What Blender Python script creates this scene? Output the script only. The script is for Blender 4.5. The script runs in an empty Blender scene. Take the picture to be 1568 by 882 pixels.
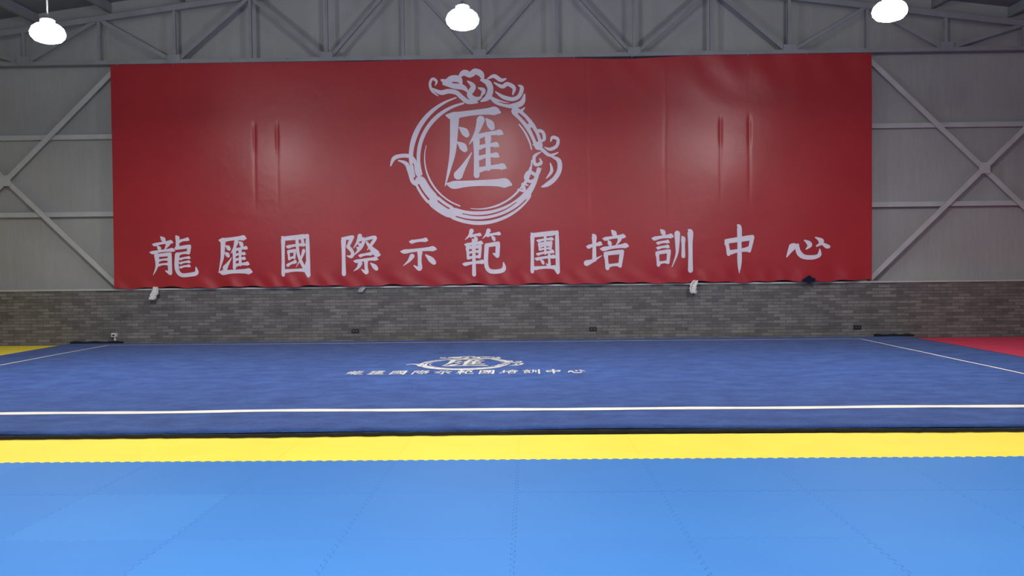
import bpy, bmesh, math, random
from mathutils import Matrix, Vector
random.seed(7)
sc = bpy.context.scene
try:
    sc.view_settings.view_transform = 'Standard'
    sc.view_settings.look = 'None'
except Exception: pass

# ------------------------------------------------------------ helpers
def lin(c):
    c = c/255.0
    return c/12.92 if c <= 0.04045 else ((c+0.055)/1.055)**2.4
def rgb(r, g, b): return (lin(r), lin(g), lin(b), 1.0)

def new_mat(name, col, rough=0.6, spec=0.5, metal=0.0, nscale=None, namt=0.15, bscale=None, bstr=0.1, bdist=0.01, emit=None):
    m = bpy.data.materials.new(name); m.use_nodes = True
    nt = m.node_tree; b = nt.nodes['Principled BSDF']
    b.inputs['Base Color'].default_value = col
    b.inputs['Roughness'].default_value = rough
    b.inputs['Metallic'].default_value = metal
    b.inputs['Specular IOR Level'].default_value = spec
    tc = nt.nodes.new('ShaderNodeTexCoord')
    if nscale:
        n = nt.nodes.new('ShaderNodeTexNoise'); n.inputs['Scale'].default_value = nscale
        n.inputs['Detail'].default_value = 6
        nt.links.new(tc.outputs['Object'], n.inputs['Vector'])
        r = nt.nodes.new('ShaderNodeValToRGB')
        r.color_ramp.elements[0].position = 0.3; r.color_ramp.elements[1].position = 0.7
        r.color_ramp.elements[0].color = tuple(c*(1-namt) for c in col[:3])+(1,)
        r.color_ramp.elements[1].color = tuple(min(1, c*(1+namt)) for c in col[:3])+(1,)
        nt.links.new(n.outputs['Fac'], r.inputs['Fac'])
        nt.links.new(r.outputs['Color'], b.inputs['Base Color'])
    if bscale:
        n2 = nt.nodes.new('ShaderNodeTexNoise'); n2.inputs['Scale'].default_value = bscale
        n2.inputs['Detail'].default_value = 4
        nt.links.new(tc.outputs['Object'], n2.inputs['Vector'])
        bp = nt.nodes.new('ShaderNodeBump'); bp.inputs['Strength'].default_value = bstr
        bp.inputs['Distance'].default_value = bdist
        nt.links.new(n2.outputs['Fac'], bp.inputs['Height'])
        nt.links.new(bp.outputs['Normal'], b.inputs['Normal'])
    if emit:
        b.inputs['Emission Color'].default_value = emit[0]
        b.inputs['Emission Strength'].default_value = emit[1]
    return m

def obj_from_bm(name, bm, mats, parent=None, smooth=False):
    me = bpy.data.meshes.new(name)
    bm.to_mesh(me); bm.free()
    for m in (mats if isinstance(mats, list) else [mats]): me.materials.append(m)
    if smooth:
        for p in me.polygons: p.use_smooth = True
    o = bpy.data.objects.new(name, me); sc.collection.objects.link(o)
    if parent: o.parent = parent
    return o
def empty(name, loc=(0, 0, 0)):
    e = bpy.data.objects.new(name, None); e.location = loc
    e.empty_display_size = 0.2; sc.collection.objects.link(e); return e

def add_box(bm, x0, x1, y0, y1, z0, z1, mi=0):
    vs = [bm.verts.new(p) for p in [(x0,y0,z0),(x1,y0,z0),(x1,y1,z0),(x0,y1,z0),(x0,y0,z1),(x1,y0,z1),(x1,y1,z1),(x0,y1,z1)]]
    for f in [(0,3,2,1),(4,5,6,7),(0,1,5,4),(1,2,6,5),(2,3,7,6),(3,0,4,7)]:
        fc = bm.faces.new([vs[i] for i in f]); fc.material_index = mi
def add_bar(bm, p1, p2, w, d, mi=0):
    """steel section between two points lying in a plane facing -Y; w = visible width, d = depth"""
    a = Vector(p1); b = Vector(p2); t = (b-a).normalized()
    n = Vector((0, 1, 0)); s = t.cross(n).normalized()
    vs = []
    for q in (a, b):
        for (i, j) in ((-1,-1),(1,-1),(1,1),(-1,1)):
            vs.append(bm.verts.new(q + s*(i*w/2) + n*(j*d/2)))
    for f in [(0,1,2,3),(7,6,5,4),(0,4,5,1),(1,5,6,2),(2,6,7,3),(3,7,4,0)]:
        fc = bm.faces.new([vs[i] for i in f]); fc.material_index = mi
def lathe(bm, prof, c, seg=24, mi=0):
    rings = []
    for (r, z) in prof:
        rings.append([bm.verts.new((c[0]+r*math.cos(2*math.pi*k/seg), c[1]+r*math.sin(2*math.pi*k/seg), c[2]+z)) for k in range(seg)])
    for a, b in zip(rings, rings[1:]):
        for k in range(seg):
            f = bm.faces.new((a[k], a[(k+1) % seg], b[(k+1) % seg], b[k])); f.material_index = mi
    for ring in (rings[0][::-1], rings[-1]):
        try:
            f = bm.faces.new(ring); f.material_index = mi
        except Exception: pass

# ------------------------------------------------------------ materials
M_steel = new_mat('grey_painted_steel', rgb(176,176,177), 0.55, 0.4, nscale=3, namt=0.08)
M_truss = new_mat('truss_grey_paint', rgb(134,136,140), 0.6, 0.4, nscale=3, namt=0.1)
M_conc = new_mat('concrete', rgb(120,120,120), 0.8, nscale=2)
M_dark = new_mat('black_rubber', rgb(16,18,26), 0.8, nscale=20)
M_white = new_mat('white_print', rgb(218,209,221), 0.55, 0.3, nscale=5, namt=0.04)
M_cwhite = new_mat('carpet_white_print', rgb(200,200,198), 0.9, 0.1, nscale=22, namt=0.3)
M_line = new_mat('cream_line_tape', rgb(240,232,218), 0.8, 0.2, nscale=8, namt=0.08)
M_yellow = new_mat('yellow_foam', rgb(255,230,78), 0.7, 0.25, nscale=2, namt=0.03, bscale=250, bstr=0.15, bdist=0.002)
M_redmat = new_mat('red_foam', rgb(226,70,100), 0.7, 0.25, nscale=2, namt=0.05)
M_ceil = new_mat('roof_sheet', rgb(112,114,119), 0.7, nscale=1, namt=0.1)
M_lens = new_mat('lamp_lens', rgb(255,255,255), 0.3, emit=((1,0.98,0.96,1), 145))
M_alu = new_mat('lamp_aluminium', rgb(150,152,156), 0.4, metal=0.3, nscale=6, namt=0.05)
M_rag = new_mat('white_cloth', rgb(215,212,208), 0.9, 0.1, nscale=30, namt=0.1)
M_blackcloth = new_mat('navy_cloth', rgb(25,30,48), 0.9, 0.1, nscale=30, namt=0.1)
M_socket = new_mat('socket_dark', rgb(30,30,32), 0.5, nscale=30)

def blue_foam():
    m = new_mat('blue_foam', rgb(62,138,212), 0.65, 0.22)
    nt = m.node_tree; b = nt.nodes['Principled BSDF']
    tc = nt.nodes['Texture Coordinate']
    at = nt.nodes.new('ShaderNodeAttribute'); at.attribute_name = 'tint'
    n = nt.nodes.new('ShaderNodeTexNoise'); n.inputs['Scale'].default_value = 0.7; n.inputs['Detail'].default_value = 5
    nt.links.new(tc.outputs['Object'], n.inputs['Vector'])
    ad = nt.nodes.new('ShaderNodeMath'); ad.operation = 'MULTIPLY_ADD'; ad.inputs[1].default_value = 0.35
    nt.links.new(at.outputs['Fac'], ad.inputs[0])
    mu = nt.nodes.new('ShaderNodeMath'); mu.operation = 'MULTIPLY'; mu.inputs[1].default_value = 0.65
    nt.links.new(n.outputs['Fac'], mu.inputs[0]); nt.links.new(mu.outputs[0], ad.inputs[2])
    r = nt.nodes.new('ShaderNodeValToRGB')
    r.color_ramp.elements[0].position = 0.1; r.color_ramp.elements[1].position = 0.9
    r.color_ramp.elements[0].color = rgb(58,122,194); r.color_ramp.elements[1].color = rgb(66,134,206)
    nt.links.new(ad.outputs[0], r.inputs['Fac']); nt.links.new(r.outputs['Color'], b.inputs['Base Color'])
    n2 = nt.nodes.new('ShaderNodeTexNoise'); n2.inputs['Scale'].default_value = 220
    nt.links.new(tc.outputs['Object'], n2.inputs['Vector'])
    bp = nt.nodes.new('ShaderNodeBump'); bp.inputs['Strength'].default_value = 0.15; bp.inputs['Distance'].default_value = 0.002
    nt.links.new(n2.outputs['Fac'], bp.inputs['Height']); nt.links.new(bp.outputs['Normal'], b.inputs['Normal'])
    return m
M_blue = blue_foam()

def carpet_mat():
    m = new_mat('navy_carpet', rgb(32,62,140), 0.95, 0.1)
    nt = m.node_tree; b = nt.nodes['Principled BSDF']; tc = nt.nodes['Texture Coordinate']
    mp = nt.nodes.new('ShaderNodeMapping'); mp.inputs['Scale'].default_value = (1.0, 1.6, 1)
    nt.links.new(tc.outputs['Object'], mp.inputs['Vector'])
    n = nt.nodes.new('ShaderNodeTexNoise'); n.inputs['Scale'].default_value = 2.4; n.inputs['Detail'].default_value = 12; n.inputs['Roughness'].default_value = 0.75
    nt.links.new(mp.outputs[0], n.inputs['Vector'])
    r = nt.nodes.new('ShaderNodeValToRGB')
    r.color_ramp.elements[0].position = 0.36; r.color_ramp.elements[1].position = 0.64
    r.color_ramp.elements[0].color = rgb(38,65,126); r.color_ramp.elements[1].color = rgb(60,94,160)
    nt.links.new(n.outputs['Fac'], r.inputs['Fac']); nt.links.new(r.outputs['Color'], b.inputs['Base Color'])
    n2 = nt.nodes.new('ShaderNodeTexNoise'); n2.inputs['Scale'].default_value = 45; n2.inputs['Detail'].default_value = 6
    nt.links.new(tc.outputs['Object'], n2.inputs['Vector'])
    bp = nt.nodes.new('ShaderNodeBump'); bp.inputs['Strength'].default_value = 1.0; bp.inputs['Distance'].default_value = 0.02
    nt.links.new(n2.outputs['Fac'], bp.inputs['Height']); nt.links.new(bp.outputs['Normal'], b.inputs['Normal'])
    b.inputs['Sheen Weight'].default_value = 0.1
    return m
M_carpet = carpet_mat()

def brick_mat():
    m = new_mat('grey_brick', rgb(100,98,96), 0.85, 0.3)
    nt = m.node_tree; b = nt.nodes['Principled BSDF']; tc = nt.nodes['Texture Coordinate']
    sp = nt.nodes.new('ShaderNodeSeparateXYZ'); cb = nt.nodes.new('ShaderNodeCombineXYZ')
    nt.links.new(tc.outputs['Object'], sp.inputs[0])
    nt.links.new(sp.outputs['X'], cb.inputs['X']); nt.links.new(sp.outputs['Z'], cb.inputs['Y'])
    br = nt.nodes.new('ShaderNodeTexBrick')
    br.inputs['Scale'].default_value = 1.0
    br.inputs['Brick Width'].default_value = 0.25; br.inputs['Row Height'].default_value = 0.064
    br.inputs['Mortar Size'].default_value = 0.006; br.inputs['Mortar Smooth'].default_value = 0.3
    br.inputs['Color1'].default_value = rgb(92,90,89); br.inputs['Color2'].default_value = rgb(124,120,118)
    br.inputs['Mortar'].default_value = rgb(86,84,84)
    nt.links.new(cb.outputs[0], br.inputs['Vector'])
    n = nt.nodes.new('ShaderNodeTexNoise'); n.inputs['Scale'].default_value = 2.6; n.inputs['Detail'].default_value = 10; n.inputs['Roughness'].default_value = 0.7
    nt.links.new(tc.outputs['Object'], n.inputs['Vector'])
    mx = nt.nodes.new('ShaderNodeMix'); mx.data_type = 'RGBA'; mx.blend_type = 'OVERLAY'; mx.inputs[0].default_value = 0.6
    nt.links.new(br.outputs['Color'], mx.inputs[6]); nt.links.new(n.outputs['Fac'], mx.inputs[7])
    nt.links.new(mx.outputs[2], b.inputs['Base Color'])
    bp = nt.nodes.new('ShaderNodeBump'); bp.inputs['Strength'].default_value = 0.5; bp.inputs['Distance'].default_value = 0.008; bp.invert = True
    nt.links.new(br.outputs['Fac'], bp.inputs['Height']); nt.links.new(bp.outputs['Normal'], b.inputs['Normal'])
    return m
M_brick = brick_mat()

def panel_mat():
    m = new_mat('insulated_wall_sheet', rgb(154,154,153), 0.6, 0.4, nscale=0.8, namt=0.08)
    nt = m.node_tree; b = nt.nodes['Principled BSDF']; tc = nt.nodes['Texture Coordinate']
    mp = nt.nodes.new('ShaderNodeMapping'); mp.inputs['Scale'].default_value = (3.5, 1, 0.8)
    nt.links.new(tc.outputs['Object'], mp.inputs['Vector'])
    n = nt.nodes.new('ShaderNodeTexNoise'); n.inputs['Scale'].default_value = 1.5; n.inputs['Detail'].default_value = 5
    nt.links.new(mp.outputs[0], n.inputs['Vector'])
    bp = nt.nodes.new('ShaderNodeBump'); bp.inputs['Strength'].default_value = 0.4; bp.inputs['Distance'].default_value = 0.04
    nt.links.new(n.outputs['Fac'], bp.inputs['Height']); nt.links.new(bp.outputs['Normal'], b.inputs['Normal'])
    return m
M_panel = panel_mat()

def banner_mat():
    m = new_mat('red_banner_cloth', rgb(162,42,48), 0.35, 0.4, nscale=1.1, namt=0.05)
    nt = m.node_tree; b = nt.nodes['Principled BSDF']; tc = nt.nodes['Texture Coordinate']
    n = nt.nodes.new('ShaderNodeTexNoise'); n.inputs['Scale'].default_value = 4; n.inputs['Detail'].default_value = 8
    nt.links.new(tc.outputs['Object'], n.inputs['Vector'])
    bp = nt.nodes.new('ShaderNodeBump'); bp.inputs['Strength'].default_value = 0.4; bp.inputs['Distance'].default_value = 0.014
    nt.links.new(n.outputs['Fac'], bp.inputs['Height']); nt.links.new(bp.outputs['Normal'], b.inputs['Normal'])
    return m
M_banner = banner_mat()

# ------------------------------------------------------------ room shell
XL, XR, YB, YF = -16.0, 15.0, 17.45, -13.0
RX = -0.95
def roof_z(x): return 8.15 - 0.13*abs(x-RX)
bm = bmesh.new(); add_box(bm, XL, XR, YF, YB+0.2, -0.25, -0.03)
obj_from_bm('floor', bm, M_conc)
bm = bmesh.new()   # back wall sheet (gable)
pts = [(XL, 1.1), (XR, 1.1), (XR, roof_z(XR)), (RX, roof_z(RX)), (XL, roof_z(XL))]
a = [bm.verts.new((x, YB, z)) for x, z in pts]; c = [bm.verts.new((x, YB+0.15, z)) for x, z in pts]
bm.faces.new(a); bm.faces.new(c[::-1])
for i in range(5): bm.faces.new((a[i], c[i], c[(i+1) % 5], a[(i+1) % 5]))
obj_from_bm('wall_back', bm, M_panel)
bm = bmesh.new(); add_box(bm, XL, XR, 17.2, YB+0.15, -0.03, 1.13)
obj_from_bm('wall_back_brick', bm, M_brick)
bm = bmesh.new(); add_box(bm, XL, XR, 17.17, YB, 1.13, 1.165)
obj_from_bm('trim_1', bm, M_steel)
bm = bmesh.new(); add_box(bm, XL-0.2, XL, YF, YB+0.2, -0.25, roof_z(XL)); obj_from_bm('wall_left', bm, M_panel)
bm = bmesh.new(); add_box(bm, XR, XR+0.2, YF, YB+0.2, -0.25, roof_z(XR)); obj_from_bm('wall_right', bm, M_panel)
bm = bmesh.new(); add_box(bm, XL, XR, YF-0.2, YF, -0.25, 8.2); obj_from_bm('wall_front', bm, M_panel)
bm = bmesh.new()
for x0, x1 in ((XL-0.2, RX), (RX, XR+0.2)):
    p = [(x0, YF-0.2, roof_z(x0)), (x1, YF-0.2, roof_z(x1)), (x1, YB+0.2, roof_z(x1)), (x0, YB+0.2, roof_z(x0))]
    v = [bm.verts.new(q) for q in p]; w = [bm.verts.new((q[0], q[1], q[2]+0.12)) for q in p]
    bm.faces.new(v[::-1]); bm.faces.new(w)
    for i in range(4): bm.faces.new((v[i], v[(i+1) % 4], w[(i+1) % 4], w[i]))
obj_from_bm('ceiling', bm, M_ceil)

# wall girts, columns, bracing
frame = empty('wall_steel_frame')
bm = bmesh.new()
for z in (4.34, 2.73):
    add_box(bm, XL, XR, 17.34, 17.45, z-0.05, z+0.05)
    add_box(bm, XL, XR, 17.33, 17.34, z-0.05, z-0.035)
obj_from_bm('girts', bm, M_steel, frame)
bm = bmesh.new()
for x in (-13.2, -8.35, -5.36, 4.2, 6.8, 11.6):
    for y in (17.22, 17.43): add_box(bm, x-0.1, x+0.1, y-0.01, y+0.01, 1.165, 5.72)
    add_box(bm, x-0.008, x+0.008, 17.23, 17.42, 1.165, 5.72)
obj_from_bm('columns', bm, M_steel, frame)
bm = bmesh.new()
for xa, xb in ((-13.2, -8.56), (6.98, 11.6)):
    add_bar(bm, (xa, 17.26, 1.2), (xb, 17.26, 5.68), 0.10, 0.03)
    add_bar(bm, (xa, 17.29, 5.68), (xb, 17.29, 1.2), 0.10, 0.03)
    cx = (xa+xb)/2; add_box(bm, cx-0.11, cx+0.11, 17.235, 17.245, 3.33, 3.55)
obj_from_bm('cross_braces', bm, M_steel, frame)

# roof truss against the back wall
truss = empty('roof_truss')
def top_z(x): return 7.72 - 0.13*abs(x-RX)
bm = bmesh.new()
add_box(bm, XL, XR, 17.06, 17.18, 5.77, 5.85)
add_bar(bm, (XL, 17.12, top_z(XL)), (RX, 17.12, top_z(RX)), 0.11, 0.12)
add_bar(bm, (RX, 17.12, top_z(RX)), (XR, 17.12, top_z(XR)), 0.11, 0.12)
obj_from_bm('chords', bm, M_truss, truss)
bm = bmesh.new()
H = 3.13
for k in range(-5, 6):
    xn = RX + k*H
    if xn < XL+0.2 or xn > XR-0.2: continue
    add_bar(bm, (xn, 17.12, 5.85), (xn, 17.12, top_z(xn)), 0.06, 0.06)
    xm = xn + H/2
    if xm < XR:
        add_bar(bm, (xm, 17.12, 5.85), (xm, 17.12, top_z(xm)), 0.06, 0.06)
        add_bar(bm, (xn+0.06, 17.12, 5.84), (xm, 17.12, top_z(xm)), 0.07, 0.06)
        xq = xn + H
        if xq < XR: add_bar(bm, (xq-0.06, 17.12, 5.84), (xm, 17.12, top_z(xm)), 0.07, 0.06)
    add_box(bm, xn-0.13, xn+0.13, 17.05, 17.06, 5.79, 5.95)
obj_from_bm('web_members', bm, M_truss, truss)
# roof purlins
bm = bmesh.new()
for k in range(-9, 10):
    x = RX + k*1.55
    if XL+0.1 < x < XR-0.1: add_box(bm, x-0.04, x+0.04, YF, YB, roof_z(x)-0.2-0.01, roof_z(x)-0.012)
obj_from_bm('roof_purlins', bm, M_truss)

# ------------------------------------------------------------ high-bay lamps
lamp_pos = []
for y in (11.5, 2.6, -6.3):
    for x, z in ((-6.61, 4.83), (-0.87, 4.92), (4.92, 4.94)): lamp_pos.append((x, y, z))
me_lens = me_body = None
for i, (x, y, z) in enumerate(lamp_pos):
    par = empty('high_bay_lamp', (x, y, z))
    if me_lens is None:
        bm = bmesh.new()
        lathe(bm, [(0.02,-0.14),(0.105,-0.135),(0.17,-0.112),(0.215,-0.06),(0.226,-0.01),(0.20,0.056),(0.15,0.10),(0.085,0.122)], (0,0,0), mi=0)
        me_lens = obj_from_bm('lens', bm, M_lens, par, True)
        bm = bmesh.new()
        lathe(bm, [(0.07,0.118),(0.075,0.13),(0.075,0.18),(0.05,0.20),(0.03,0.225),(0.012,0.25)], (0,0,0), 24)
        for k in range(16):
            an = 2*math.pi*k/16
            c0, s0 = math.cos(an), math.sin(an)
            vs = [bm.verts.new(q) for q in ((0.07*c0,0.07*s0,0.13),(0.095*c0,0.095*s0,0.135),(0.095*c0,0.095*s0,0.17),(0.07*c0,0.07*s0,0.18))]
            bm.faces.new(vs)
        me_body = obj_from_bm('housing', bm, M_alu, par)
    else:
        for src in (me_lens, me_body):
            o = bpy.data.objects.new(src.name.split('.')[0], src.data); sc.collection.objects.link(o); o.parent = par
    bm = bmesh.new()
    top = roof_z(x) - z - 0.005
    add_box(bm, -0.008, 0.008, -0.008, 0.008, 0.24, top)
    add_box(bm, -0.09, 0.09, -0.05, 0.05, top-0.02, top)
    obj_from_bm('hanger_rod', bm, M_alu, par)
    L = bpy.data.lights.new('lamp_light', 'AREA'); L.shape = 'DISK'; L.size = 0.38
    L.energy = 160; L.color = (1.0, 0.98, 0.96)
    lo = bpy.data.objects.new('lamp_light', L); sc.collection.objects.link(lo)
    lo.parent = par; lo.location = (0, 0, -0.155)

# ------------------------------------------------------------ brush-stroke engine (2-D)
def catmull(pts, n=6):
    if len(pts) < 3:
        out = []
        a, b = pts
        for i in range(n*2+1):
            t = i/(n*2); out.append(tuple(a[k]+(b[k]-a[k])*t for k in range(3)))
        return out
    P = [pts[0]]+list(pts)+[pts[-1]]; out = []
    for i in range(1, len(P)-2):
        for s in range(n):
            t = s/n
            out.append(tuple(0.5*((2*P[i][k])+(-P[i-1][k]+P[i+1][k])*t+(2*P[i-1][k]-5*P[i][k]+4*P[i+1][k]-P[i+2][k])*t*t+(-P[i-1][k]+3*P[i][k]-3*P[i+1][k]+P[i+2][k])*t**3) for k in range(3)))
    out.append(pts[-1]); return out
def stroke_polys(pts, corner=False):
    """pts (x,y,w); returns list of polygons (convex)"""
    if corner:
        s = []
        for a, b in zip(pts, pts[1:]):
            for i in range(6):
                t = i/6; s.append(tuple(a[k]+(b[k]-a[k])*t for k in range(3)))
        s.append(pts[-1])
    else: s = catmull(pts)
    polys = []; L = []; R_ = []
    for i, p in enumerate(s):
        a = s[max(0, i-1)]; b = s[min(len(s)-1, i+1)]
        dx, dy = b[0]-a[0], b[1]-a[1]; l = math.hypot(dx, dy) or 1
        nx, ny = -dy/l, dx/l; w = max(p[2], 0.05)/2
        L.append((p[0]+nx*w, p[1]+ny*w)); R_.append((p[0]-nx*w, p[1]-ny*w))
    for i in range(len(s)-1): polys.append([L[i], L[i+1], R_[i+1], R_[i]])
    caps = [s[0], s[-1]] + ([p for p in pts[1:-1]] if corner else [])
    for p in caps:
        r = max(p[2], 0.05)/2*0.98
        polys.append([(p[0]+r*math.cos(2*math.pi*k/10), p[1]+r*math.sin(2*math.pi*k/10)) for k in range(10)])
    return polys

def S(kind, w, *p):
    P = [(p[i], p[i+1]) for i in range(0, len(p), 2)]; n = len(P)
    if kind == 'h':
        (x0,y0),(x1,y1) = P; dx, dy = x1-x0, y1-y0
        return ([(x0-1.5,y0-1,w*.35),(x0+dx*.08,y0+dy*.08+.3,w*1.05),(x0+dx*.28,y0+dy*.28-.5,w*.85),(x0+dx*.5,y0+dy*.5-1,w*.78),(x0+dx*.78,y0+dy*.78-.8,w*.95),(x0+dx*.93,y1,w*1.25),(x1+1.5,y1+1.6,w*.4)], False)
    if kind == 'v':
        (x0,y0),(x1,y1) = P[0], P[1]
        a = [(x0-w*.35,y0-w*.2,w*.5),(x0,y0+w*.4,w*1.2),(x0+(x1-x0)*.3,y0+(y1-y0)*.3,w*.95),(x0+(x1-x0)*.6,y0+(y1-y0)*.6,w*.9),(x1,y1,w*1.05)]
        if n > 2: a.append((P[2][0],P[2][1],w*.25))
        return (a, False)
    if kind == 'p':
        return ([(x,y,w*(1.35-1.2*i/(n-1))) for i,(x,y) in enumerate(P)], False)
    if kind == 'n':
        ws = [0.5+1.1*i/(n-2) if i < n-1 else 0.1 for i in range(n)] if n > 2 else [.5, 1.4]
        return ([(x,y,w*ws[i]) for i,(x,y) in enumerate(P)], False)
    if kind == 'd':
        (x0,y0),(x1,y1) = P
        return ([(x0,y0,w*.3),(x0+(x1-x0)*.6+.5,y0+(y1-y0)*.6-.5,w*1.2),(x1,y1,w*1.0)], False)
    if kind == 'c':
        ws = [1.0]+[1.2]*(n-2)+[0.9 if n < 4 else 0.35]
        return ([(x,y,w*ws[i]) for i,(x,y) in enumerate(P)], True)
    if kind == 'k':   # smooth bent stroke with hook end
        ws = [1.1]+[1.0]*(n-2)+[0.25]
        return ([(x,y,w*ws[i]) for i,(x,y) in enumerate(P)], False)

C = {}
C['long'] = [S('d',7,25,2,32,11),S('h',6.5,8,21,50,15),S('d',6,17,24,22,32),S('p',6,41,20,33,33),S('h',6.5,2,40,54,34),
  S('p',7,15,46,15,72,6,94),S('c',6.5,16,47,44,44,44,90,34,84),S('h',5,17,59,42,57),S('h',5,17,70,42,68),
  S('v',7,62,2,62,28),S('h',6.5,63,14,86,9),S('c',6.5,59,30,88,26,86,42),S('h',6,62,44,87,41),
  S('k',8,61,45,59,78,68,94,88,94,103,90,102,76),S('h',5,66,56,88,53),S('h',5,66,66,88,63),S('h',5,66,76,88,73)]
C['hui'] = [S('h',9,10,12,84,6),S('p',9,20,12,17,50,12,70,5,92),S('h',10,10,91,99,89),
  S('d',8,27,25,37,33),S('d',8,24,42,34,50),S('p',9,24,80,32,70,44,54),
  S('p',8,58,16,52,30,41,44),S('v',7.5,51,36,51,80),S('d',8,66,15,74,25),S('h',6.5,52,35,88,31),
  S('h',6,52,48,82,45),S('h',6,52,60,82,57),S('h',7,50,74,92,70),S('v',7,68,33,68,72)]
C['guo'] = [S('v',9,11,10,10,95),S('c',8.5,12,12,86,7,88,97,79,92),S('h',7,13,87,85,86),
  S('h',6.5,22,31,78,26),S('v',6,27,42,29,59),S('c',6,27,42,47,40,45,57),S('h',5.5,30,58,46,56),S('h',6.5,22,74,50,66),
  S('k',7.5,54,15,58,50,76,80,81,66),S('p',6.5,74,41,66,58,50,78),S('d',6.5,66,14,73,21)]
C['ji'] = [S('c',7,8,12,31,8,20,31),S('k',7,20,31,31,45,28,56,17,54),S('v',8.5,9,12,9,99),
  S('p',7,50,5,44,20,33,36),S('k',6.5,46,16,60,13,52,34,33,54),S('d',6,45,24,51,29),S('d',6,41,33,47,38),
  S('k',6.5,66,13,88,9,80,24,68,40),S('n',8,66,20,76,34,92,50,101,52),S('h',6.5,48,54,78,50),S('h',7,36,68,92,62),
  S('v',7.5,64,64,65,96,53,88),S('p',7,50,73,44,84,33,92),S('d',8,76,73,90,87)]
C['shi'] = [S('h',9,26,16,74,11),S('h',10,1,45,98,37),S('v',10,53,42,52,96,36,86),S('p',9,31,58,22,72,6,86),S('d',11,70,55,93,78)]
C['fan'] = [S('p',7,22,0,17,10,6,20),S('h',6,18,12,44,9),S('d',6,28,13,34,21),S('p',7,64,0,59,8,49,18),S('h',6,59,11,92,7),S('d',6,71,12,78,21),
  S('h',6.5,6,32,48,28),S('v',6,11,39,13,63),S('c',6,11,39,43,36,41,61),S('h',5,14,50,40,48),S('h',5.5,14,62,41,60),S('h',7,1,77,52,72),S('v',8,27,22,27,101),
  S('c',7.5,58,34,87,30,85,58,75,53),S('k',8.5,59,34,57,76,66,93,90,94,101,88,100,74)]
C['tuan'] = [S('v',9,11,10,10,95),S('c',8.5,12,12,86,7,88,97,79,92),S('h',7,13,88,85,87),
  S('h',5.5,26,25,74,21),S('v',6,50,14,50,54),S('v',5,31,32,33,45),S('c',5,31,32,69,29,67,44),S('h',4.5,33,38,67,36),S('h',4.5,33,45,67,43),
  S('h',5.5,24,56,72,51),S('d',5,68,46,75,52),S('h',6.5,20,67,80,62),S('v',6.5,62,57,62,83,52,78),S('d',6,35,69,44,77)]
C['pei'] = [S('h',8,2,40,36,33),S('v',8.5,19,12,19,72),S('p',9,0,80,16,74,37,62),S('d',8.5,62,0,70,11),S('h',7.5,42,21,94,15),
  S('d',7,53,25,58,35),S('p',7,82,20,79,28,72,37),S('h',8.5,36,46,101,38),S('v',8,47,57,51,93),S('c',8,47,57,87,53,82,88),S('h',7,51,87,83,85)]
C['xun'] = [S('d',8.5,20,0,28,10),S('h',8,0,22,50,16),S('h',6.5,11,33,40,30),S('h',6.5,11,45,40,42),S('v',7,11,57,14,87),
  S('c',7,11,57,41,53,38,81),S('h',6.5,14,82,39,80),S('p',9,62,10,62,40,60,62,48,92),S('v',8,77,20,77,66),S('v',10,95,4,95,101)]
C['zhong'] = [S('v',10,12,32,18,60),S('c',9,12,32,90,24,81,54),S('h',8.5,18,58,83,51),([(47,-4,6),(51,4,12),(51,40,10.5),(51,80,11),(50,106,1)],False)]
C['xin'] = [S('p',13,20,42,12,60,4,82),([(30,36,5),(31,60,10),(42,80,13),(64,84,13),(80,76,9),(82,54,2)],False),
  ([(46,22,3),(55,30,10),(58,42,9),(50,54,3)],False),([(72,12,3),(84,22,11),(84,34,8),(74,44,4),(88,36,7),(100,46,12)],False)]
TEXT = ['long','hui','guo','ji','shi','fan','tuan','pei','xun','zhong','xin']

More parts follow.
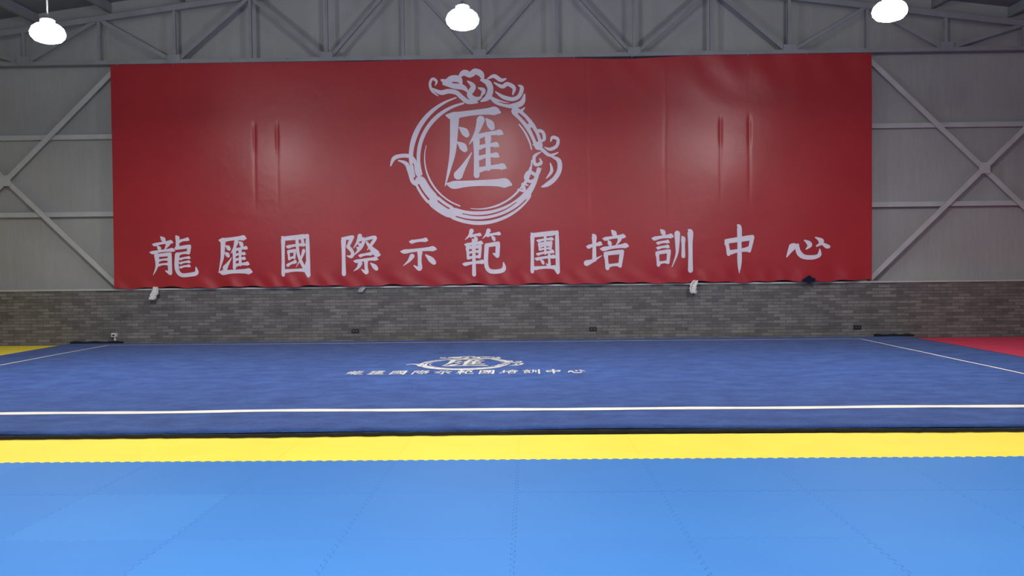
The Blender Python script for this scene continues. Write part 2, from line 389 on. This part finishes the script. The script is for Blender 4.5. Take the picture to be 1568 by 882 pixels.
def ring_strokes():
    st = []; rd = []
    cx, cy, kx = 735, 243, 1.05
    def arc(r, a0, a1, ws, dst=st):
        n = max(4, int(abs(a1-a0)/8)+1); P = []
        for i in range(n+1):
            t = i/n; a = math.radians(a0+(a1-a0)*t)
            f = t*(len(ws)-1); j = min(int(f), len(ws)-2); w = ws[j]+(ws[j+1]-ws[j])*(f-j)
            P.append((cx+kx*r*math.cos(a), cy-r*math.sin(a), w))
        dst.append((P, False))
    arc(97, 108, 184, [2,6,8,6]); arc(86, 103, 196, [3,6,6,5]); arc(97,187,196,[6,5])
    arc(77, 165, 250, [1,3,2]); arc(91, 203, 222, [18,20]); arc(91, 226, 243, [20,19])
    arc(91, 247, 322, [18,21,18,13]); arc(77,262,350,[1,3,3,1])
    arc(90, 322, 350, [10,7,5]); arc(79,330,358,[3,4,2])
    arc(91, 12, 52, [13,15,13]); arc(80, 10, 40, [2,3,2])
    arc(94, 250, 318, [1.5,3,1.5], rd); arc(87, 255, 310, [1,2,1], rd); arc(95,205,221,[2.5,2.5],rd)
    arc(91, 17, 30, [3,4,3], rd); arc(91, 36, 48, [3,4,3], rd); arc(87,228,241,[2,2],rd)
    def s(dst, w, *p):
        P = [(p[i], p[i+1]) for i in range(0, len(p), 2)]; n = len(P)
        dst.append(([(x, y, w*(0.35 if i in (0, n-1) else 1)) for i, (x, y) in enumerate(P)], False))
    # tail flourish, left
    s(st, 6, 602,254, 607,243, 618,239, 632,240, 640,250, 643,266, 652,280)
    s(st, 6, 614,246, 626,251, 631,264, 637,280, 652,286)
    # claw curls, right
    s(st, 5, 820,214, 826,202, 835,203, 837,214, 828,218)
    s(st, 5, 838,226, 846,229, 856,224, 858,214, 850,211, 847,217)
    s(st, 5, 820,222, 832,228, 845,238, 858,234)
    s(st, 7, 848,240, 859,246, 860,260, 853,273, 842,282, 833,286)
    s(st, 5, 846,250, 848,262, 840,273)
    s(st, 5, 832,233, 822,240, 823,252, 832,250, 830,243)
    s(st, 5, 832,258, 825,268, 814,263, 808,272, 815,278, 822,274)
    s(st, 5, 812,284, 804,282, 806,292, 796,290)
    # dragon head, top
    s(st, 4, 676,148, 667,140, 664,130, 668,122, 674,126, 672,132)
    s(st, 7, 668,137, 680,143, 692,141, 704,143, 712,150, 722,157, 736,158)
    s(st, 10, 682,124, 690,127, 698,122, 708,123, 712,130)
    s(st, 8, 684,130, 700,133, 714,135, 722,142)
    s(st, 9, 708,120, 716,113, 726,116, 733,111, 742,115, 745,124)
    s(st, 8, 722,126, 730,134, 724,146, 732,153, 742,150)
    s(st, 9, 742,124, 752,128, 756,138, 752,150, 742,156)
    s(st, 7, 738,136, 746,140, 742,148)
    s(st, 6, 752,122, 762,118, 772,124, 780,122)
    s(st, 6, 762,128, 774,134, 782,130, 792,136, 790,146)
    s(st, 8, 754,148, 764,156, 778,161, 792,163, 804,158, 808,146)
    s(st, 6, 764,142, 776,150, 790,153, 800,148, 804,136, 799,132)
    s(st, 5, 790,168, 800,172, 808,166)
    s(rd, 2, 716,120, 724,122, 730,119); s(rd, 2, 745,132, 750,140, 747,147); s(rd, 1.8, 690,135, 702,138)
    s(rd, 2, 768,157, 782,160, 794,158)
    # big character inside
    for pts, cor in C['hui']:
        st.append(([(680+x*1.05, 163+y*1.32, w*1.15) for x, y, w in pts], cor))
    return st, rd
RING_W, RING_R = ring_strokes()

def add_strokes(bm, strokes, mp, mi=0, layer0=0):
    """mp(x,y,layer)->Vector ; every stroke sits a hair above the former one"""
    for li, (pts, cor) in enumerate(strokes):
        for pi, poly in enumerate(stroke_polys(pts, cor)):
            vs = [bm.verts.new(mp(x, y, layer0+li+(pi % 3)*0.33)) for x, y in poly]
            try:
                f = bm.faces.new(vs); f.material_index = mi
            except Exception: pass

# ------------------------------------------------------------ banner
BX0, BX1, BZ0, BZ1 = -8.55, 6.965, 1.18, 5.79
def sstep(a, b, x):
    t = max(0, min(1, (x-a)/(b-a))); return t*t*(3-2*t)
def bdisp(x, z):
    d = 0.008*math.sin(1.1*x+0.5*z)+0.004*math.sin(2.7*x-1.3*z+1)+0.003*math.sin(0.8*x+3.1*z)
    for c0, amp in ((-5.60, .014), (-5.13, .013), (3.92, .014), (4.50, .013)):
        d -= amp*math.exp(-((x-c0)/0.03)**2)*(0.3*sstep(2.6, 3.2, z)+0.7*sstep(3.8, 4.2, z))*(1-sstep(4.4, 4.6, z)*0.95)
    for c0 in (1.22, 2.8):
        d -= 0.003*math.exp(-((x-c0-0.01*math.sin(3*z))/0.03)**2)
    d += 0.006*math.sin(9*x+4*z)*sstep(4.9, 5.7, z)*sstep(0, 2, x)
    d += 0.014*math.sin(5*x+2*math.sin(2*x))*(1-sstep(1.2, 1.7, z))
    d += 0.012*math.sin(13*x+3*math.sin(1.3*x)+7*z)*(1-sstep(1.2, 1.5, z))
    d += 0.006*math.sin(6*(x*0.7+z)+math.sin(2*x))*sstep(1, 4, x)*(1-sstep(4.5, 6.5, x))*sstep(4.3, 5.3, z)
    return d
def bxz(u, v):
    x = BX0+(BX1-BX0)*u
    zb = BZ0+0.014*math.sin(4*x)+0.012*math.sin(11*x+1)
    zt = BZ1-0.05*math.exp(-((x-1.9)/1.6)**2)+0.01*math.sin(2.2*x)-0.02*math.exp(-((x+3)/2)**2)
    if u == 0: x -= 0.02*(1-v)
    return x, zb+(zt-zb)*v
bm = bmesh.new(); NU, NV = 760, 130; grid = []
for j in range(NV+1):
    row = []
    for i in range(NU+1):
        x, z = bxz(i/NU, j/NV); row.append(bm.verts.new((x, 17.11-bdisp(x, z), z)))
    grid.append(row)
for j in range(NV):
    for i in range(NU): bm.faces.new((grid[j][i], grid[j][i+1], grid[j+1][i+1], grid[j+1][i]))
banner = empty('red_wall_banner')
obj_from_bm('cloth', bm, M_banner, banner, True)
def on_banner(x, z, l): return Vector((x, 17.11-bdisp(x, z)-0.006-0.00012*l, z))
PX = 0.01337
bm = bmesh.new()
add_strokes(bm, RING_W, lambda x, y, l: on_banner(-0.93+(x-742)*PX, 3.79-((y-240)+0.0137*(x-742))*PX, l))
add_strokes(bm, RING_R, lambda x, y, l: on_banner(-0.93+(x-742)*PX, 3.79-((y-240)+0.0137*(x-742))*PX, l), 1, 80)
boxes = [(262,393,70,64),(358,393,54,62),(454,394,50,66),(553,393,62,62),(643,391,54,52),(742,388,62,66),(837,391,50,66),(931,386,62,62),(1031,385,60,62),(1132,382,50,66),(1233,381,64,42)]
for name, (cx, cy, w, h) in zip(TEXT, boxes):
    X0 = -8.55+(cx-172)*PX; Z0 = 1.82+0.03*(cx-262)/970; sw = w*PX/100; sh = h*PX/100
    def mp(x, y, l, X0=X0, Z0=Z0, sw=sw, sh=sh): return on_banner(X0+(x-50)*sw, Z0-(y-50)*sh, l)
    add_strokes(bm, [([(a, b, w_*1.2) for a, b, w_ in p], c) for p, c in C[name]], mp)
obj_from_bm('printed_emblem_and_text', bm, [M_white, M_banner], banner)
# tie cords along the top hem
bm = bmesh.new()
for k in range(14):
    x = BX0+0.15+k*(BX1-BX0-0.3)/13
    add_bar(bm, (x, 17.08, 5.74), (x+0.02, 17.05, 5.85), 0.012, 0.01)
obj_from_bm('tie_cords', bm, M_truss, banner)

# ------------------------------------------------------------ carpet
carpet = empty('competition_carpet')
CX0, CX1, CY0, CY1 = -9.45, 7.6, 7.5, 17.0
bm = bmesh.new(); NU, NV = 170, 60; grid = []
def cz(x, y):
    return 0.05+0.006*math.sin(0.9*x+0.3*y)*math.sin(0.7*y+1)+0.004*math.sin(2.1*x)*math.exp(-(y-7.5))
def cfront(x): return 0.03*math.sin(0.55*x+0.6)+0.008*math.sin(3.1*x)+0.03*sstep(-2.2, 0, x)*(1-sstep(1,4,x))
for j in range(NV+1):
    row = []
    for i in range(NU+1):
        u = i/NU; v = (j/NV); x = CX0+(CX1-CX0)*u
        y = CY0+cfront(x)*(1-v)+(CY1-CY0)*v; row.append(bm.verts.new((x, y, cz(x, y))))
    grid.append(row)
for j in range(NV):
    for i in range(NU): bm.faces.new((grid[j][i], grid[j][i+1], grid[j+1][i+1], grid[j+1][i]))
def skirt(seq):
    low = [bm.verts.new((v.co.x, v.co.y, v.co.z-0.012)) for v in seq]
    for i in range(len(seq)-1): bm.faces.new((seq[i], low[i], low[i+1], seq[i+1]))
skirt(grid[0]); skirt([r[0] for r in grid]); skirt([r[-1] for r in grid]); skirt(grid[-1])
obj_from_bm('carpet_pile', bm, M_carpet, carpet, True)
# dark foam underlay sticking out a little under the pile
bm = bmesh.new(); loop = []
N = 340
for i in range(N+1):
    x = CX0-0.03+(CX1-CX0+0.06)*i/N
    loop.append((x, CY0+cfront(x)-0.02-0.012*random.random()-(0.012 if (i//3) % 2 else 0)))
top = [bm.verts.new((x, y, 0.034)) for x, y in loop]; bot = [bm.verts.new((x, y, 0.001)) for x, y in loop]
bk = [bm.verts.new((x, CY1+0.05, 0.034)) for x, y in loop]
for i in range(N):
    bm.faces.new((top[i], bot[i], bot[i+1], top[i+1])); bm.faces.new((top[i], top[i+1], bk[i+1], bk[i]))
add_box(bm, CX0-0.06, CX0-0.03, CY0, CY1+0.05, 0.001, 0.034); add_box(bm, CX1+0.03, CX1+0.05, CY0, CY1+0.05, 0.001, 0.034)
obj_from_bm('foam_underlay', bm, M_dark, carpet)
# border lines
bm = bmesh.new()
def line(p0, p1, w, wob=0.008, n=120):
    a = Vector(p0); b = Vector(p1); t = (b-a).normalized(); s = Vector((-t.y, t.x))
    prev = None
    for i in range(n+1):
        q = a+(b-a)*(i/n) + s*wob*(math.sin(i*0.17)+0.6*math.sin(i*0.41+1))
        ww = w*(1+0.08*math.sin(i*0.9))
        l = q+s*ww/2; r = q-s*ww/2
        cur = (bm.verts.new((l.x, l.y, cz(l.x, l.y)+0.004)), bm.verts.new((r.x, r.y, cz(r.x, r.y)+0.004)))
        if prev: bm.faces.new((prev[0], prev[1], cur[1], cur[0]))
        prev = cur
line((CX0, 8.56), (CX1, 8.54), 0.15, 0.018); line((-8.42, 8.6), (-8.42, 16.5), 0.04, n=60)
line((6.45, 8.58), (6.45, 16.45), 0.04, n=60); line((-8.42, 16.5), (6.45, 16.45), 0.04)
obj_from_bm('border_lines', bm, M_line, carpet)
bm = bmesh.new()
def on_carpet(x, y, l): return Vector((x, y, cz(x, y)+0.004+0.00012*l))
add_strokes(bm, RING_W, lambda x, y, l: on_carpet(-0.97+(x-735)*0.0068, 12.83-(y-228)*0.0078, l))
for i, name in enumerate(TEXT):
    X0 = -2.46+i*0.31
    def mp(x, y, l, X0=X0): return on_carpet(X0+(x-50)*0.0024, 11.68-(y-50)*0.0045, l)
    add_strokes(bm, [([(a, b, w*1.15) for a, b, w in p], c) for p, c in C[name]], mp)
obj_from_bm('printed_emblem_and_text', bm, M_cwhite, carpet)

# ------------------------------------------------------------ interlocking foam mats
T = 0.965; NT = 12; AMP = 0.011; GAP = 0.0009
tooth = [(0, 0)]
for k in range(NT):
    s0 = (k+0.12)/NT; s1 = (k+0.30)/NT; s2 = (k+0.70)/NT; s3 = (k+0.88)/NT
    tooth += [(s0, -1), (s1, 1), (s2, 1), (s3, -1)]
tooth[0] = (0, 0); tooth = [t for t in tooth if t[0] < 1]+[(1, 0)]
def tile(bm, x0, y0, tint, lay, straight=(), w=T, h=T, mi=0):
    """straight: set of sides 'b','t','l','r' without teeth"""
    P = []
    for s, a in tooth[:-1]: P.append((x0+s*w, y0+GAP+(0 if 'b' in straight else a*AMP)))
    for s, a in tooth[:-1]: P.append((x0+w-GAP+(0 if 'r' in straight else a*AMP), y0+s*h))
    for s, a in tooth[::-1][:-1]: P.append((x0+s*w, y0+h-GAP+(0 if 't' in straight else a*AMP)))
    for s, a in tooth[::-1][:-1]: P.append((x0+GAP+(0 if 'l' in straight else a*AMP), y0+s*h))
    dz = random.uniform(-0.0006, 0.0006)
    up = [bm.verts.new((x, y, dz)) for x, y in P]; dn = [bm.verts.new((x, y, -0.029)) for x, y in P]
    f = bm.faces.new(up); f.material_index = mi
    for l in f.loops: l[lay] = (tint, tint, tint, 1)
    n = len(P)
    for i in range(n):
        f = bm.faces.new((up[i], dn[i], dn[(i+1) % n], up[(i+1) % n])); f.material_index = mi
        for l in f.loops: l[lay] = (tint*0.4,)*3+(1,)
YB0 = 6.53; SX = -0.10
mats_parent = empty('interlocking_foam_floor_mats')
def field(name, mat, i0, i1, ys, offx=0, first=(), **k):
    bm = bmesh.new(); lay = bm.loops.layers.color.new('tint')
    for j, y in enumerate(ys):
        for i in range(i0, i1):
            kk = dict(k)
            if j == 0 and first: kk['straight'] = tuple(kk.get('straight', ()))+tuple(first)
            tile(bm, SX+i*T+offx, y, random.random(), lay, **kk)
    return obj_from_bm(name, bm, mat, mats_parent)
field('blue_mats', M_blue, -14, 14, [YB0-T*(j+1) for j in range(18)])
field('yellow_mats', M_yellow, -15, 15, [YB0], straight=('t',))
field('yellow_side_mats', M_yellow, -6, 0, [7.51+T*j for j in range(10)], offx=-9.40, first=('b',))
field('red_side_mats', M_redmat, 0, 7, [7.51+T*j for j in range(10)], offx=7.78, first=('b',))

# ------------------------------------------------------------ small things
def rag(name, x, z, w, h, mat, y=17.07, seed=1):
    rnd = random.Random(seed); bm = bmesh.new(); nu, nv = 10, 12; g = []
    for j in range(nv+1):
        v = j/nv; row = []
        wd = w*(0.45+0.55*math.sin(math.pi*min(1, v*0.75+0.12)))*(1+0.15*rnd.uniform(-1, 1))
        sh = 0.25*w*math.sin(v*3+seed)
        for i in range(nu+1):
            u = i/nu-0.5
            row.append(bm.verts.new((x+sh+u*wd, y+0.02*math.sin(u*9+v*4), z-v*h-0.02*h*math.sin(u*8))))
        g.append(row)
    for j in range(nv):
        for i in range(nu): bm.faces.new((g[j][i], g[j+1][i], g[j+1][i+1], g[j][i+1]))
    o = obj_from_bm(name, bm, mat, None, True)
    md = o.modifiers.new('thick', 'SOLIDIFY'); md.thickness = 0.012
    return o
rag('white_rag', -7.74, 1.20, 0.16, 0.27, M_rag, seed=1)
rag('white_rag', 3.38, 1.22, 0.16, 0.27, M_rag, seed=3)
rag('grey_rag', -3.43, 1.17, 0.12, 0.13, M_steel, y=17.15, seed=2)
# navy folded cloth hanging at the banner's lower hem
bm = bmesh.new()
P = [(-0.14,0.0),(-0.05,0.06),(0.02,0.10),(0.07,0.05),(0.14,0.03),(0.12,-0.05),(0.05,-0.04),(0.0,-0.07),(-0.08,-0.03)]
f = [bm.verts.new((5.66+x, 17.03, 1.20+z)) for x, z in P]; b = [bm.verts.new((5.66+x*.9, 17.07, 1.20+z*.9)) for x, z in P]
bm.faces.new(f); bm.faces.new(b[::-1])
for i in range(len(P)): bm.faces.new((f[i], b[i], b[(i+1) % len(P)], f[(i+1) % len(P)]))
obj_from_bm('navy_cloth', bm, M_blackcloth)
for x, z in ((-3.6, 0.24), (1.31, 0.235), (6.7, 0.22)):
    bm = bmesh.new()
    add_box(bm, x-0.078, x+0.078, 17.188, 17.2, z-0.043, z+0.043, 0)
    add_box(bm, x-0.07, x+0.07, 17.182, 17.189, z-0.036, z+0.036, 0)
    for dx in (-0.03, 0.03): add_box(bm, x+dx-0.006, x+dx+0.006, 17.178, 17.183, z-0.006, z+0.006, 1)
    obj_from_bm('wall_socket', bm, [M_socket, M_steel])
bm = bmesh.new()
add_box(bm, -8.66, -8.57, 17.12, 17.2, 0.17, 0.25); add_box(bm, -8.64, -8.59, 17.11, 17.12, 0.19, 0.22, 1)
add_box(bm, -8.62, -8.60, 17.15, 17.2, 0.0, 0.17)
obj_from_bm('junction_box', bm, [M_rag, M_socket])
# rolled dark mat edge at the back corners
for xs in ((-9.5, -8.4), (7.0, 7.8)):
    bm = bmesh.new(); prev = None
    for i in range(25):
        x = xs[0]+(xs[1]-xs[0])*i/24; r = 0.026+0.004*math.sin(i*0.7); ring = []
        for k in range(10):
            a = 2*math.pi*k/10; ring.append(bm.verts.new((x, 17.09+r*math.cos(a)+0.01*math.sin(i*.4), 0.035+r+r*math.sin(a))))
        if prev:
            for k in range(10): bm.faces.new((prev[k], prev[(k+1) % 10], ring[(k+1) % 10], ring[k]))
        else: bm.faces.new(ring)
        prev = ring
    bm.faces.new(prev[::-1])
    obj_from_bm('rolled_black_underlay', bm, M_dark, None, True)

# ------------------------------------------------------------ world, camera
w = bpy.data.worlds.new('World'); sc.world = w; w.use_nodes = True
w.node_tree.nodes['Background'].inputs[0].default_value = (0.5, 0.55, 0.62, 1)
w.node_tree.nodes['Background'].inputs[1].default_value = 0.3
cam = bpy.data.cameras.new('camera'); co = bpy.data.objects.new('camera', cam); sc.collection.objects.link(co)
cam.sensor_width = 36.0; cam.lens = 1280.0/1568*36
yaw = math.radians(1.16); pitch = math.radians(1.34); roll = math.radians(-0.62)
R3 = Matrix.Rotation(yaw, 3, 'Z')@Matrix.Rotation(math.pi/2-pitch, 3, 'X')@Matrix.Rotation(roll, 3, 'Z')
co.matrix_world = Matrix.Translation((0, 0, 1.5))@R3.to_4x4()
cam.clip_end = 200
sc.camera = co
